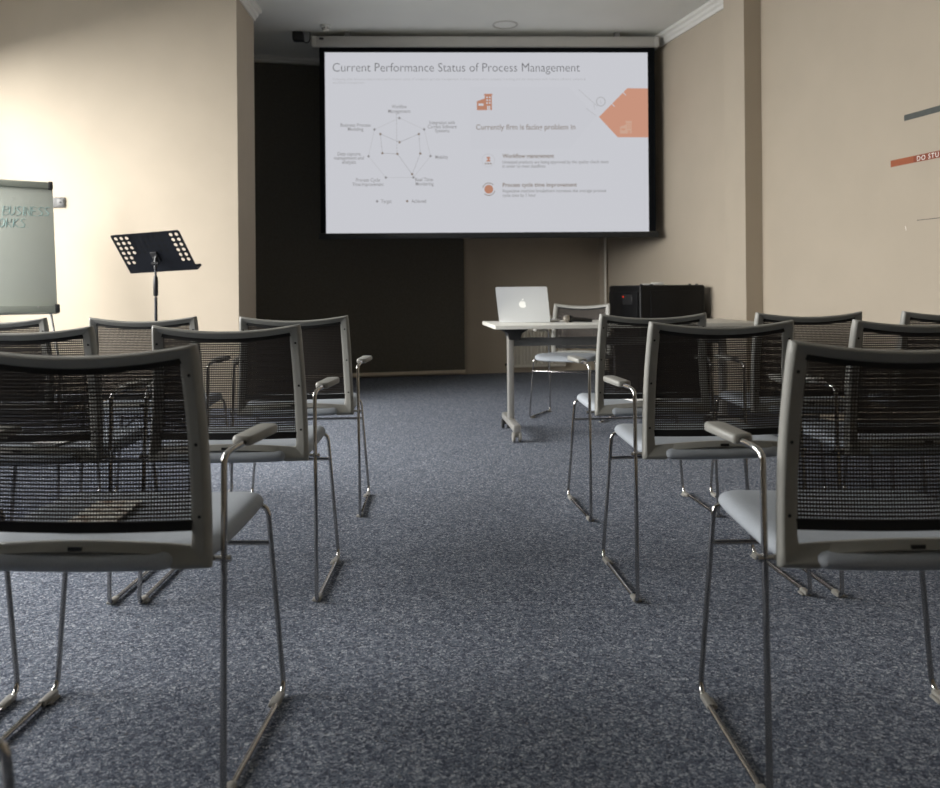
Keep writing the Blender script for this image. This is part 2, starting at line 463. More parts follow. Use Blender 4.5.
def make_chair():
    t = thing('conference_chair', '', 'chair')
    f = link('back_frame', frame_bm(), M['plastic'], t, ang=50)
    for sx in (-1, 1):
        for z in (.797, .665, .530):
            x = sx*(half_w(z)-STW*.52)
            bm = bmesh.new()
            mt = Matrix.Translation((x, surf_y(x, z)-.0098, z)) @ Matrix.Rotation(PI/2, 4, 'X')
            lathe(bm, [(.0001, .0016), (.0026, .0016), (.0034, .0008), (.0034, -.003), (.0001, -.003)], 12, mt)
            link('screw', bm, M['screwm'], f)
    bm = bmesh.new(); box(bm, (0, surf_y(0, .478)-.0125, .4785), (.026, .003, .0075)); link('slot', bm, M['screwm'], f)
    n = link('mesh_panel', net_bm(), M['mesh'], t)
    link('bottom_hem', hem_bm(.503, .523), M['hem'], n)
    link('top_hem', hem_bm(0, 0, True), M['hem'], n)
    link('seat', seat_bm(), M['seat'], t, ang=60)
    for sx in (-1, 1):
        bm = bmesh.new(); tube(bm, sled_path(sx), .0063, 12)
        l = link('sled_leg', bm, M['chrome'], t, ang=60)
        link('armrest', arm_bm(sx), M['plastic'], t, ang=50)
        bm = bmesh.new(); tube(bm, [(sx*.2655, .030, .447), (sx*.238, .030, .449)], .0055, 10)
        lathe(bm, [(.0001, .004), (.006, .004), (.007, 0), (.007, -.006), (.0001, -.006)], 10, Matrix.Translation((sx*.2735, .030, .447)) @ Matrix.Rotation(sx*PI/2, 4, 'Y'))
        link('bolt', bm, M['chrome'], l)
        link('floor_glide', glide_bm(sx, .008, .052), M['glide'], l, ang=30)
        link('floor_glide', glide_bm(sx, .352, .414), M['glide'], l, ang=30)
    bm = bmesh.new(); tube(bm, [(-.244, .4265, .358), (.244, .4265, .358)], .006, 12); link('crossbar', bm, M['chrome'], t)
    return t
proto = make_chair()
CH = [  # x, y, turn, label
 ('chair', -.685, 1.582, -.063, 'mesh-back armchair nearest the camera on the left of the aisle, printed leaflet on its seat'),
 ('chair', -1.300, 1.590, -.03, 'mesh-back armchair of the first full row, far left, only its chrome sled foot in view'),
 ('chair', -.758, .545, -.05, 'mesh-back armchair at the bottom left corner, only the bend of its front leg in view'),
 ('chair', -.665, 2.572, -.023, 'mesh-back armchair second from the camera on the left of the aisle'),
 ('chair', -1.294, 2.585, -.03, 'mesh-back armchair of the second row far left, behind the nearest left chair'),
 ('chair', -.629, 3.526, .009, 'mesh-back armchair at the aisle in the front row, left side, before the dark blind'),
 ('chair', -1.288, 3.620, .02, 'mesh-back armchair in the front row in line with the music stand'),
 ('chair', -1.922, 3.620, .0, 'mesh-back armchair at far left of the front row, in front of the flipchart'),
 ('chair', .857, 1.504, -.019, 'mesh-back armchair nearest the camera on the right of the aisle, cut by the right edge'),
 ('chair', .847, 2.521, .047, 'mesh-back armchair second from the camera on the right of the aisle'),
 ('chair', 1.477, 2.520, .02, 'mesh-back armchair of the second row at the right edge, behind the nearest right chair'),
 ('chair', .864, 3.421, .064, 'mesh-back armchair at the aisle in the front row, right side, before the table'),
 ('chair', 1.515, 3.420, .03, 'mesh-back armchair in the front row below the wall pilaster'),
 ('chair', 2.135, 3.420, .0, 'mesh-back armchair at far right of the front row, only its back corner in view'),
 ('desk', 1.075, 6.48, math.atan2(.466, -.885), 'mesh-back armchair behind the white table, turned to face the seats'),
]
for i, (kind, x, y, rz, lab) in enumerate(CH):
    o = proto if i == 0 else copy_tree(proto)
    o.location = (x, y, 0); o.rotation_euler = (0, 0, rz); o['label'] = lab; o['category'] = 'chair'
    if kind == 'chair': o['group'] = 'audience chairs in rows'
    elif 'group' in o: del o['group']

# leaflets on seats
def leaflet(x, y, rz, lab, m, w=.10, l=.21, th=.0025):
    bm = bmesh.new(); box(bm, (0, 0, th/2), (w, l, th))
    bm2 = None
    o = link('leaflet', bm, m, smooth=False); o.location = (x, y, .4775); o.rotation_mode = 'ZYX'; o.rotation_euler = (R(1.7), 0, rz)
    return tag(o, lab, 'leaflet', 'leaflets left on the seats')
leaflet(-.735, 1.805, .0, 'narrow printed leaflet on the seat of the nearest left chair', M['leaflet'])
leaflet(-1.25, 2.79, -.3, 'white leaflet on the seat of the second-row chair at far left', M['paper'])
leaflet(.885, 3.635, -1.2, 'white leaflet on the front-row aisle seat right of the aisle', M['paper'], .15, .21, .006)

# ------------------------------------------------------------------ table with castors
TB = thing('folding_table', 'white flip-top table on silver castor legs beside the projection screen', 'table', (.315, 5.13, 0), R(3))
TL, TD, TH = 1.74, .80, .742
bm = bmesh.new(); box(bm, (TL/2, TD/2, TH-.0125), (TL, TD, .025), .003, 2); link('table_top', bm, M['table'], TB)
def table_leg(x):
    bm = bmesh.new(); box(bm, (x, .40, .365), (.040, .070, .60), .008, 2); l = link('leg', bm, M['alu'], TB)
    bm = bmesh.new(); box(bm, (x, .40, .088), (.050, .60, .045), .010, 2); link('foot', bm, M['alu'], l)
    bm = bmesh.new()
    prism(bm, [(-.085, .052), (.085, .052), (.085, .035), (.045, .012), (.035, -.03), (-.035, -.03), (-.045, .012), (-.085, .035)], -.09, .09,
          Matrix.Translation((x+.02, .40, .664)) @ Matrix.Rotation(PI/2, 4, 'X'))
    link('bracket', bm, M['black'], l)
    for y in (.125, .675):
        bm = bmesh.new()
        for dx in (-.020, .020):
            lathe(bm, [(.0001, .009), (.028, .009), (.032, .006), (.032, -.006), (.028, -.009), (.0001, -.009)], 20,
                  Matrix.Translation((x+dx, y, .0325)) @ Matrix.Rotation(PI/2, 4, 'Y'))
        box(bm, (x, y, .055), (.024, .030, .040), .004, 1)
        lathe(bm, [(.006, .0), (.006, .05)], 10, Matrix.Translation((x, y, .03)))
        link('castor', bm, M['glide'] if y < .3 else M['black'], l)
table_leg(.145); table_leg(TL-.145)
bm = bmesh.new(); box(bm, (TL/2, .42, .615), (TL-.33, .025, .055), .005, 2); link('stretcher', bm, M['beam'], TB)

# laptop
LP = thing('laptop', 'open silver laptop seen from behind on the white table', 'laptop', (.540, 5.60, TH), R(-24))
bm = bmesh.new()
box(bm, (0, .118, .0085), (.362, .232, .015), .005, 3); link('base', bm, M['laptop'], LP)
bm = bmesh.new(); box(bm, (0, .12, .0165), (.28, .11, .0015)); link('keyboard', bm, M['keys'], LP)
lidM = Matrix.Translation((0, .003, .012)) @ Matrix.Rotation(R(17), 4, 'X')
def rrect(w, h, r, n=6, x0=0, y0=0):
    pts = []
    for cx, cy, a in ((w/2-r, h/2-r, 0), (-w/2+r, h/2-r, 90), (-w/2+r, -h/2+r, 180), (w/2-r, -h/2+r, 270)):
        for k in range(n+1):
            t = R(a+90*k/n); pts.append((x0+cx+r*math.cos(t), y0+cy+r*math.sin(t)))
    return pts
bm = bmesh.new(); prism(bm, rrect(.362, .240, .010), -.003, .003, lidM @ Matrix.Translation((0, 0, .118)) @ Matrix.Rotation(PI/2, 4, 'X')); lid = link('lid', bm, M['laptop'], LP, ang=30)
bm = bmesh.new(); prism(bm, rrect(.34, .215, .004), -.0005, .0005, lidM @ Matrix.Translation((0, .0035, .120)) @ Matrix.Rotation(PI/2, 4, 'X')); link('display', bm, M['keys'], lid)
# pale fruit-shaped emblem on the lid
bm = bmesh.new()
pts = []
for k in range(48):
    t = 2*PI*k/48; r = 1+.05*math.cos(2*t)
    x = r*math.cos(t)*.92; y = r*math.sin(t)
    y -= .14*math.exp(-(x/.22)**2)*(1 if y > 0 else -.7)
    dx, dy = x-1.12, y-.08
    if math.hypot(dx, dy) < .40:
        k2 = .40/math.hypot(dx, dy); x, y = 1.12+dx*k2, .08+dy*k2
    pts.append((x*.026, y*.026))
mtE = lidM @ Matrix.Translation((0, -.0034, .116)) @ Matrix.Rotation(PI/2, 4, 'X')
prism(bm, pts, -.0004, .0006, mtE)
lf = []
for k in range(12):
    t = 2*PI*k/12; a, b = .010*math.cos(t), .0042*math.sin(t); lf.append((.004+a*.7-b*.7, .034+a*.7+b*.7))
prism(bm, lf, -.0004, .0006, mtE)
link('emblem', bm, M['laptopmark'], lid, smooth=False)
# microphone
MC = thing('microphone', 'black handheld microphone with grey ball grille lying beside the laptop', 'microphone', (.815, 5.52, TH), R(15))
bm = bmesh.new(); lathe(bm, [(.0001, -.026), (.012, -.023), (.021, -.014), (.0255, 0), (.0245, .010), (.018, .021), (.0001, .026)], 24, Matrix.Translation((0, 0, .0262)) @ Matrix.Rotation(-PI/2, 4, 'Y')); link('grille', bm, M['micmesh'], MC)
bm = bmesh.new(); lathe(bm, [(.0001, .018), (.024, .018), (.0245, .026), (.018, .045), (.012, .17), (.011, .18), (.0001, .18)], 20, Matrix.Translation((0, 0, .0262)) @ Matrix.Rotation(PI/2+R(4.5), 4, 'Y')); link('handle', bm, M['black'], MC)

# ------------------------------------------------------------------ back of the room
# dark blind with pale bottom bar on the back wall
BL = thing('roller_blind', 'large dark fabric blind covering the back wall, pale bar along its bottom', 'blind', (0, 0, 0))
def wallbox(bm, t0, t1, o0, o1, z0, z1, f):
    p = [f(t0, o0), f(t1, o0), f(t1, o1), f(t0, o1)]
    prism(bm, [(v.x, v.y) for v in p], z0, z1)
tR = -1.70
bm = bmesh.new(); wallbox(bm, -6.2, tR, .045, .051, .055, CEIL-.085, bw); link('fabric', bm, M['blind'], BL, smooth=False)
bm = bmesh.new(); wallbox(bm, -6.2, tR+.005, .038, .058, .022, .058, bw); link('bottom_bar', bm, M['blindbar'], BL, smooth=False)
BL.location = (0, 0, 0)
# radiator
RA = thing('panel_radiator', 'white ribbed panel radiator on the brown back wall behind the table', 'radiator', (bw(-.8).x, bw(-.8).y, 0), A)
def wl(t, o): return Vector((t+.8, -o))
bm = bmesh.new(); r0, r1 = -1.16, -.47
wallbox(bm, r0, r1, .05, .058, .07, .66, wl)
n = 15
for k in range(n):
    c = r0+.02+(r1-r0-.04)*(k+.5)/n; wallbox(bm, c-.011, c+.011, .058, .080, .10, .63, wl)
wallbox(bm, r0, r1, .05, .068, .64, .665, wl); wallbox(bm, r0, r1, .05, .068, .065, .085, wl)
link('panel', bm, M['radiator'], RA, smooth=False)
bm = bmesh.new(); wallbox(bm, r0, r0+.015, .0, .068, .07, .66, wl); wallbox(bm, r1-.015, r1, .0, .068, .07, .66, wl); wallbox(bm, r0, r1, .012, .068, .655, .668, wl); link('casing', bm, M['radiator'], RA, smooth=False)
bm = bmesh.new(); a = wl(r0, .035); b = wl(r0-.10, .035); tube(bm, [(a.x, a.y, .64), (b.x, b.y, .64)], .016, 10)
link('thermostat_head', bm, M['beam'], RA)
bm = bmesh.new(); a = wl(r0, .035); b = wl(r0-.05, .035); tube(bm, [(a.x, a.y, .10), (b.x, b.y, .10)], .014, 10); link('valve', bm, M['black'], RA)

# black cabinet by the right wall
def cabp(u, v): p = rw(-2.60+u, .085+v); return p       # u away from viewer along the wall, v out from it
CB = thing('equipment_cabinet', 'black cabinet with a small red light standing against the right wall', 'cabinet', (0, 0, 0))
cw, cd, ch = .64, .68, 1.0
c = cabp(cd/2, cw/2)
rotm = Matrix.Rotation(A, 3, 'Z')
CB.location = (c.x, c.y, 0); CB.rotation_euler = (0, 0, A)
bm = bmesh.new(); box(bm, (0, 0, ch/2+.015), (cw, cd, ch-.03), .018, 3); link('body', bm, M['blackcab'], CB)
bm = bmesh.new(); box(bm, (-cw/2-.006, 0, ch/2), (.014, cd-.06, ch-.12), .005, 2); dr = link('door', bm, M['blackcab'], CB)
bm = bmesh.new(); box(bm, (-cw/2-.012, -.10, ch-.13), (.006, .20, .09), .002, 1); link('control_panel', bm, M['black'], dr)
bm = bmesh.new(); box(bm, (-cw/2-.016, -.02, ch-.105), (.004, .020, .013)); link('indicator_light', bm, M['led'], dr)
bm = bmesh.new(); box(bm, (.03, -cd/2-.004, ch/2), (cw-.14, .010, ch-.10), .004, 2); link('side_panel', bm, M['blackcab'], CB)
for sx in (-1, 1):
    for sy in (-1, 1):
        bm = bmesh.new(); lathe(bm, [(.0001, 0), (.022, 0), (.025, .004), (.018, .032), (.0001, .032)], 14, Matrix.Translation((sx*(cw/2-.06), sy*(cd/2-.06), 0))); link('foot', bm, M['black'], CB)
for dx, dy in ((-.28, -.28), (-.18, -.28), (.20, -.28), (.27, -.28)):
    bm = bmesh.new(); lathe(bm, [(.0001, .010), (.012, .010), (.014, 0), (.0001, 0)], 10, Matrix.Translation((dx, dy, ch))); link('stud', bm, M['black'], CB)
RC = thing('remote_control', 'white remote control lying on the black cabinet', 'remote control', (c.x-.06, c.y-.10, ch), R(8))
bm = bmesh.new(); box(bm, (.055, 0, .014), (.11, .045, .022), .006, 2); link('handset', bm, M['paper'], RC)
bm = bmesh.new(); box(bm, (-.045, 0, .009), (.10, .032, .012), .004, 2); link('cradle', bm, M['paper'], RC)

# ------------------------------------------------------------------ projection screen and slide
SY = 8.35
k_ = .010 * SY/8.35
PS = thing('projection_screen', 'pull-down projection screen with a white slide hanging from the ceiling', 'projection screen', (-1.163, SY, 3.347))
# slide frame: u right, v down from the upper left corner of the white area, in photo-sized steps of one centimetre
SC = SY/835.4
def sp(px, py): return ((px-324.7)*SC, -(py-52.4)*SC)
X1, Zb = sp(648.2, 233.0)
def slab(name, m, x0, z0, x1, z1, y0, y1, parent, bev=0.):
    bm = bmesh.new(); box(bm, ((x0+x1)/2, (y0+y1)/2, (z0+z1)/2), (abs(x1-x0), abs(y1-y0), abs(z1-z0)), bev)
    return link(name, bm, m, parent, smooth=bev > 0)
l, t = sp(319.3, 46.5); r_, b_ = sp(655.3, 232.3)
slab('border', M['border'], l, t, r_, b_, 0, .003, PS)
pic = slab('picture', M['slide'], 0, 0, X1, Zb, -.0012, -.0002, PS)
x0, z0 = sp(317.6, 232.6); x1, z1 = sp(657.6, 238.4); slab('weight_bar', M['bar'], x0, z0, x1, z1, -.02, .02, PS, .006)
x0, z0 = sp(312, 37.3); x1, z1 = sp(659.3, 47.4)
cas = slab('casing', M['casing'], x0, z0, x1, z1, -.045, .06, PS, .012)
slab('end_cap', M['casing'], x0+.002, z0+.002, x0+.05, z1-.002, -.048, .063, cas, .008)
slab('end_cap', M['casing'], x1-.05, z0+.002, x1-.002, z1-.002, -.048, .063, cas, .008)
a, b = sp(320, 39); c2, d = sp(324.3, 41.2); slab('switch', M['black'], a, b, c2, d, -.049, -.044, cas)
for fx in (.2, 2.9):
    slab('hanger', M['beam'], fx, z0-.005, fx+.05, 3.55-3.347-.001, -.02, .04, cas)

FONT = None
def text(name, s, m, px, py, width, parent=pic, align='LEFT', size=6., bold=0., y=-.0016):
    """a line of lettering, fitted to a width in slide steps; px, py = anchor at mid height"""
    cu = bpy.data.curves.new(name, 'FONT'); cu.body = s; cu.size = 1; cu.align_x = 'LEFT'; cu.offset = bold; cu.resolution_u = 3
    ob = bpy.data.objects.new(name+'_src', cu); COL.objects.link(ob)
    bpy.context.view_layer.update()
    me = bpy.data.meshes.new_from_object(ob.evaluated_get(bpy.context.evaluated_depsgraph_get()))
    bpy.data.objects.remove(ob); bpy.data.curves.remove(cu)
    xs = [v.co.x for v in me.vertices]; w = max(xs)-min(xs); mn = min(xs)
    sx = width*SC/w; sz = size*SC
    ox, oz = sp(px, py)
    if align == 'CENTER': ox -= width*SC/2
    for v in me.vertices:
        v.co = Vector((ox + (v.co.x-mn)*sx, y, oz + (v.co.y-.34)*sz))
    me.materials.clear(); me.materials.append(m)
    o = bpy.data.objects.new(name, me); COL.objects.link(o); o.parent = parent; return o
def poly2(name, m, pts, parent=pic, y=-.0014, th=.0003):
    bm = bmesh.new(); P = [sp(*p) for p in pts]
    prism(bm, P, 0, th, Matrix.Translation((0, y, 0)) @ Matrix.Rotation(PI/2, 4, 'X'))
    return link(name, bm, m, parent, smooth=False)
def lines(name, m, segs, w, parent=pic, y=-.0015):
    bm = bmesh.new()
    for p, q in segs:
        p, q = Vector(sp(*p)), Vector(sp(*q)); d = (q-p).normalized(); n = Vector((-d.y, d.x))*w*SC/2
        prism(bm, [p+n, p-n, q-n, q+n], 0, .0002, Matrix.Translation((0, y, 0)) @ Matrix.Rotation(PI/2, 4, 'X'))
    return link(name, bm, m, parent, smooth=False)
def circ(cx, cy, r, n=28): return [(cx+r*math.cos(2*PI*k/n), cy+r*math.sin(2*PI*k/n)) for k in range(n)]
def ring(name, m, cx, cy, r, w, a0=0, a1=360, parent=pic, y=-.0015):
    bm = bmesh.new(); n = 40
    pts = [(R(a0+(a1-a0)*k/n)) for k in range(n+1)]
    for p, q in zip(pts, pts[1:]):
        P = [sp(cx+rr*math.cos(t), cy+rr*math.sin(t)) for rr, t in ((r-w/2, p), (r+w/2, p), (r+w/2, q), (r-w/2, q))]
        prism(bm, P, 0, .0002, Matrix.Translation((0, y, 0)) @ Matrix.Rotation(PI/2, 4, 'X'))
    return link(name, bm, m, parent, smooth=False)
text('title_text', 'Current Performance Status of Process Management', M['slidetitle'], 332.5, 67.3, 247, size=12.6, bold=-.010)
text('subtitle_text', "Following slide demonstrates present performance status of company's process management. It shows areas where company is lacking and the integration with current software systems &", M['slidefaint'], 332.5, 79.0, 253, size=3.4)
text('subtitle_text', 'workflow management', M['slidefaint'], 332.5, 82.4, 31, size=3.4)
c5 = lambda x, y: (309+x/3.942, 40+y/3.942)
for s, x, y, w in (('Workflow', 352, 262, 58), ('Management', 352, 280, 88), ('Business Process', 180, 334, 118), ('Modeling', 180, 350, 60), ('Data capture,', 155, 447, 92), ('management and', 153, 463, 116), ('analysis', 153, 479, 54),
                   ('Process Cycle', 227, 550, 94), ('Time Improvement', 227, 567, 122), ('Integration with', 520, 325, 100), ('Current Software', 520, 341, 114), ('Systems', 520, 357, 56), ('Mobility', 517, 461, 50), ('Real Time', 447, 549, 70), ('Monitoring', 449, 566, 70), ('Target', 298, 634, 42), ('Achieved', 425, 634, 58)):
    p = c5(x, y); text('chart_label', s, M['slidetext'], p[0], p[1], w/3.942, align='CENTER', size=5.0, bold=.006)
o5 = [c5(*p) for p in ((352, 307), (449, 352), (473, 457), (405, 541), (297, 541), (230, 457), (254, 352))]
i5 = [c5(*p) for p in ((352, 402), (428, 370), (433, 447), (400, 528), (343, 448), (284, 445), (277, 370))]
lines('chart_outline', M['slidefaint'], list(zip(o5, o5[1:]+o5[:1])), .35)
lines('chart_outline', M['slidetext'], list(zip(i5, i5[1:]+i5[:1])), .28)
ax = [c5(341, y) for y in range(290, 446, 12)]
lines('chart_axis', M['slidetext'], [(p, (p[0], p[1]+1.4)) for p in ax], .45)
bm = None
def markers(name, m, pts, s, dia):
    bm = bmesh.new()
    for x, y in pts:
        q = [(x-s, y), (x, y-s), (x+s, y), (x, y+s)] if dia else [(x-s, y-s), (x+s, y-s), (x+s, y+s), (x-s, y+s)]
        prism(bm, [sp(*p) for p in q], 0, .0003, Matrix.Translation((0, -.0017, 0)) @ Matrix.Rotation(PI/2, 4, 'X'))
    return link(name, bm, m, pic, smooth=False)
markers('chart_markers', M['slidetext'], o5+[c5(262, 634)], 1.5, True)
markers('chart_markers', M['slidebrown'], i5+[c5(380, 634)], 1.05, False)
c6 = lambda x, y: (458.8+x/3.938, 40+y/3.938)
poly2('panel_shade', M['slidepanel'], [c6(40, 185), c6(430, 185), c6(540, 300), c6(430, 430), c6(40, 430)], y=-.0013)
def building(name, m, x, y, s, m2):
    b = bmesh.new()
    def q(a0, b0, a1, b1, yy=-.0016):
        prism(b, [sp(*c6(x+a*s, y+bb*s)) for a, bb in ((a0, b0), (a1, b0), (a1, b1), (a0, b1))], 0, .0003, Matrix.Translation((0, yy, 0)) @ Matrix.Rotation(PI/2, 4, 'X'))
    q(30, 0, 63, 6); q(33, 6, 61, 64); q(2, 30, 33, 64); prism(b, [sp(*c6(x+a*s, y+bb*s)) for a, bb in ((0, 30), (33, 18), (33, 30))], 0, .0003, Matrix.Translation((0, -.0016, 0)) @ Matrix.Rotation(PI/2, 4, 'X'))
    o = link(name, b, m, pic, smooth=False)
    b = bmesh.new()
    for a in (39, 50):
        for c in (11, 22, 33): prism(b, [sp(*c6(x+u*s, y+v*s)) for u, v in ((a, c), (a+6, c), (a+6, c+6), (a, c+6))], 0, .0003, Matrix.Translation((0, -.002, 0)) @ Matrix.Rotation(PI/2, 4, 'X'))
    for u0, v0, u1, v1 in ((8, 38, 28, 47), (42, 47, 47, 64), (49, 47, 54, 64)): prism(b, [sp(*c6(x+u*s, y+v*s)) for u, v in ((u0, v0), (u1, v0), (u1, v1), (u0, v1))], 0, .0003, Matrix.Translation((0, -.002, 0)) @ Matrix.Rotation(PI/2, 4, 'X'))
    link(name+'_windows', b, m2, pic, smooth=False)
building('building_icon', M['slideorange'], 65, 212, 1., M['slide'])
poly2('orange_arrow', M['slidesalmon'], [c6(550, 304), c6(664, 190), c6(746, 191), c6(746, 385), c6(624, 384)])
building('building_icon', M['slidelight'], 632, 320, .78, M['slidesalmon'])
ring('gear_icon', M['slidefaint'], *c6(558, 243), 4.4, 1.1)
lines('gear_icon', M['slidefaint'], [(c6(555, 236), c6(559, 252)), (c6(530, 252), c6(534, 274)), (c6(470, 195), c6(545, 262)), (c6(500, 270), c6(540, 300))], .5)
lines('arrow_ticks', M['slide'], [(c6(590, 240), c6(613, 263)), (c6(636, 196), c6(658, 218))], .7, y=-.0022)
def c6t(s, x, y, w, size, m, bold=0.): p = c6(x, y); text('slide_text', s, m, p[0], p[1], w/3.938, size=size, bold=bold)
c6t('Currently firm is facing problem in', 62, 343, 394, 7.4, M['slidebrown'], .018)
c6t('Workflow management', 166, 457, 204, 5.7, M['slidebrown'], .018)
c6t('Untested products are being approved by the quality check team', 166, 481, 420, 4.6, M['slidetext'], .004)
c6t('in order to meet deadlines', 166, 497, 170, 4.6, M['slidetext'], .004)
c6t('Process cycle time improvement', 166, 571, 294, 5.7, M['slidebrown'], .018)
c6t('Repetitive machine breakdown increases the average process', 166, 595, 410, 4.6, M['slidetext'], .004)
c6t('cycle time by 1 hour', 166, 612, 132, 4.6, M['slidetext'], .004)
ring('workflow_icon', M['slidefaint'], *c6(110, 474), 6.4, .35)
lines('workflow_icon', M['slideorange'], [(c6(104, 464), c6(118, 464)), (c6(111, 460), c6(111, 478)), (c6(103, 476), c6(118, 476))], 1.6)
lines('workflow_icon', M['slidebrown'], [(c6(97, 487), c6(103, 487)), (c6(107, 487), c6(113, 487)), (c6(117, 487), c6(123, 487))], 1.4)
poly2('cycle_icon', M['slideorange'], circ(*c6(111, 588), 4.4))
for a in (15, 195): ring('cycle_icon', M['slidebrown'], *c6(111, 588), 6.2, .7, a, a+120)

# ceiling fittings
def on_ceiling(name, lab, cat, x, y): return thing(name, lab, cat, (x, y, CEIL))
SD = on_ceiling('smoke_detector', 'small round white smoke detector on the ceiling left of the screen casing', 'smoke detector', -1.125, 8.15)
bm = bmesh.new(); lathe(bm, [(.0001, 0), (.055, 0), (.055, -.014), (.048, -.022), (.0001, -.022)], 24); link('base', bm, M['ceiling'], SD)
bm = bmesh.new(); lathe(bm, [(.0001, -.022), (.030, -.022), (.034, -.040), (.026, -.050), (.0001, -.050)], 24); link('sensor_head', bm, M['cornice'], SD)
bm = bmesh.new()
for k in range(6): box(bm, (.032*math.cos(k*PI/3+.3), .032*math.sin(k*PI/3+.3), -.031), (.010, .010, .008))
link('vents', bm, M['black'], SD)
SPK = on_ceiling('wall_speaker', 'small black speaker box under the ceiling at the left end of the screen casing', 'speaker', -1.425, 8.36)
bm = bmesh.new(); box(bm, (0, 0, -.045), (.105, .10, .085), .010, 2); link('body', bm, M['black'], SPK)
bm = bmesh.new(); tube(bm, [(.045, 0, -.06)]+[(.045+.036*(1-math.cos(t)), 0, -.06-.045*math.sin(t)) for t in [PI*k/10 for k in range(11)]]+[(.117, 0, -.03), (.115, 0, -.002)], .005, 8); link('cable', bm, M['black'], SPK)
def disc(lab, x, y, ro):
    t = on_ceiling('ceiling_speaker', lab, 'ceiling speaker', x, y); t['group'] = 'round fittings in the ceiling'
    bm = bmesh.new(); lathe(bm, [(ro*.86, 0), (ro*.86, -.007), (ro, -.005), (ro, 0)], 40); link('trim_ring', bm, M['casing'], t)
    bm = bmesh.new(); lathe(bm, [(.0001, -.002), (ro*.84, -.002), (ro*.84, 0), (.0001, 0)], 40); link('grille', bm, M['ceiling'], t)
disc('round flush ceiling fitting just before the middle of the screen casing', .618, 8.11, .125)
disc('round flush ceiling fitting at the top edge of the picture', -.100, 7.36, .06)

# ------------------------------------------------------------------ right wall stickers
WS = thing('wall_sticker', 'flat orange stripe sticker lettered in white on the right wall', 'wall sticker')
def strip(name, m, s0, s1, z0, z1, parent=None, off=.0, th=.0015):
    bm = bmesh.new(); wallbox(bm, s1, s0, off, off+th, z0, z1, lambda s, o: rw(s, o)); return link(name, bm, m, parent, smooth=False)
strip('light_stripe', M['decalorange'], -4.80, -4.995, 1.741, 1.784, WS)
strip('deep_stripe', M['decaldeep'], -4.995, -6.6, 1.741, 1.784, WS)
def wall_text(s, s0, z, size, parent):
    cu = bpy.data.curves.new('t', 'FONT'); cu.body = s; cu.size = 1; cu.space_character = 1.2; cu.offset = .012; cu.resolution_u = 3
    ob = bpy.data.objects.new('t_src', cu); COL.objects.link(ob); bpy.context.view_layer.update()
    me = bpy.data.meshes.new_from_object(ob.evaluated_get(bpy.context.evaluated_depsgraph_get()))
    bpy.data.objects.remove(ob); bpy.data.curves.remove(cu)
    for v in me.vertices:
        p = rw(s0 - v.co.x*size, .0022); v.co = Vector((p.x, p.y, z + (v.co.y-.35)*size))
    me.materials.clear(); me.materials.append(M['decalwhite'])
    o = bpy.data.objects.new('lettering', me); COL.objects.link(o); o.parent = parent
    o['label'] = 'white capital letters'
wall_text('DO STU', -5.022, 1.7625, .043, WS)
tag(strip('wall_sticker', M['decalgrey'], -4.92, -6.4, 2.018, 2.056), 'plain dark grey stripe sticker, highest on the right wall', 'wall sticker')
tag(strip('wall_sticker', M['decalgrey'], -5.02, -6.0, 1.374, 1.378), 'hair-thin dark line sticker, lowest on the right wall', 'wall sticker')
bm = bmesh.new(); p = rw(-4.925, .001); prism(bm, [(-.004, .016), (.001, .014), (.006, -.010), (.003, -.014), (-.001, -.004)], 0, .001, Matrix.Translation((p.x, p.y, 1.333)) @ Matrix.Rotation(A-PI/2, 4, 'Z') @ Matrix.Rotation(PI/2, 4, 'X'))
tag(link('plaster_chip', bm, M['decalwhite'], smooth=False), 'tiny white chip in the right wall paint below the stickers', 'mark')

# wall switch, left
SW = thing('wall_socket', 'grey double wall plate half behind the flipchart on the left wall', 'wall plate', (-3.205, LY0, 1.72))
bm = bmesh.new(); box(bm, (0, -.006, 0), (.16, .012, .085), .004, 2); pl = link('plate', bm, M['socket'], SW)
bm = bmesh.new(); box(bm, (.045, -.014, 0), (.055, .006, .060), .003, 2); link('insert', bm, M['socket'], SW)
bm = bmesh.new(); lathe(bm, [(.0001, .003), (.006, .003), (.007, 0), (.0001, 0)], 12, Matrix.Translation((.045, -.017, 0)) @ Matrix.Rotation(PI/2, 4, 'X')); link('button', bm, M['black'], SW)

# ------------------------------------------------------------------ flipchart
FY = R(33)
FC = thing('flipchart', 'pale green-white flipchart board with teal handwriting at the left edge', 'flipchart', (-2.862, 6.30, 0), FY)
LEAN = R(11)
fz0 = .815
FM = Matrix.Translation((0, 0, fz0)) @ Matrix.Rotation(-LEAN, 4, 'X')     # x: right edge at 0, board goes to -x; y: back; z: up along board
BW_, BH = .70, .985
def fbox(name, m, c, s, parent=FC, bev=0.):
    bm = bmesh.new(); box(bm, c, s, bev, 2); bmesh.ops.transform(bm, matrix=FM, verts=bm.verts[:]); return link(name, bm, m, parent)
bd_ = fbox('board', M['board'], (-BW_/2, .010, BH/2), (BW_-.01, .018, BH), FC, .003)
tr_ = fbox('clamp_rail', M['boardrail'], (-BW_/2-.02, -.004, BH), (BW_-.02, .040, .052), FC, .012)
fbox('end_cap', M['black'], (-.022, -.004, BH), (.034, .046, .060), tr_, .008); fbox('end_cap', M['black'], (-BW_+.0, -.004, BH), (.034, .046, .060), tr_, .008)
ty_ = fbox('pen_tray', M['boardrail'], (-BW_/2, -.020, .030), (BW_, .055, .055), FC, .006)
fbox('end_cap', M['black'], (-.012, -.020, .034), (.034, .060, .064), ty_, .006); fbox('end_cap', M['black'], (-BW_+.012, -.020, .034), (.034, .060, .064), ty_, .006)
bm = bmesh.new()
for x in (-.14, -.42, -.62): box(bm, (x, -.049, .044), (.012, .004, .010))
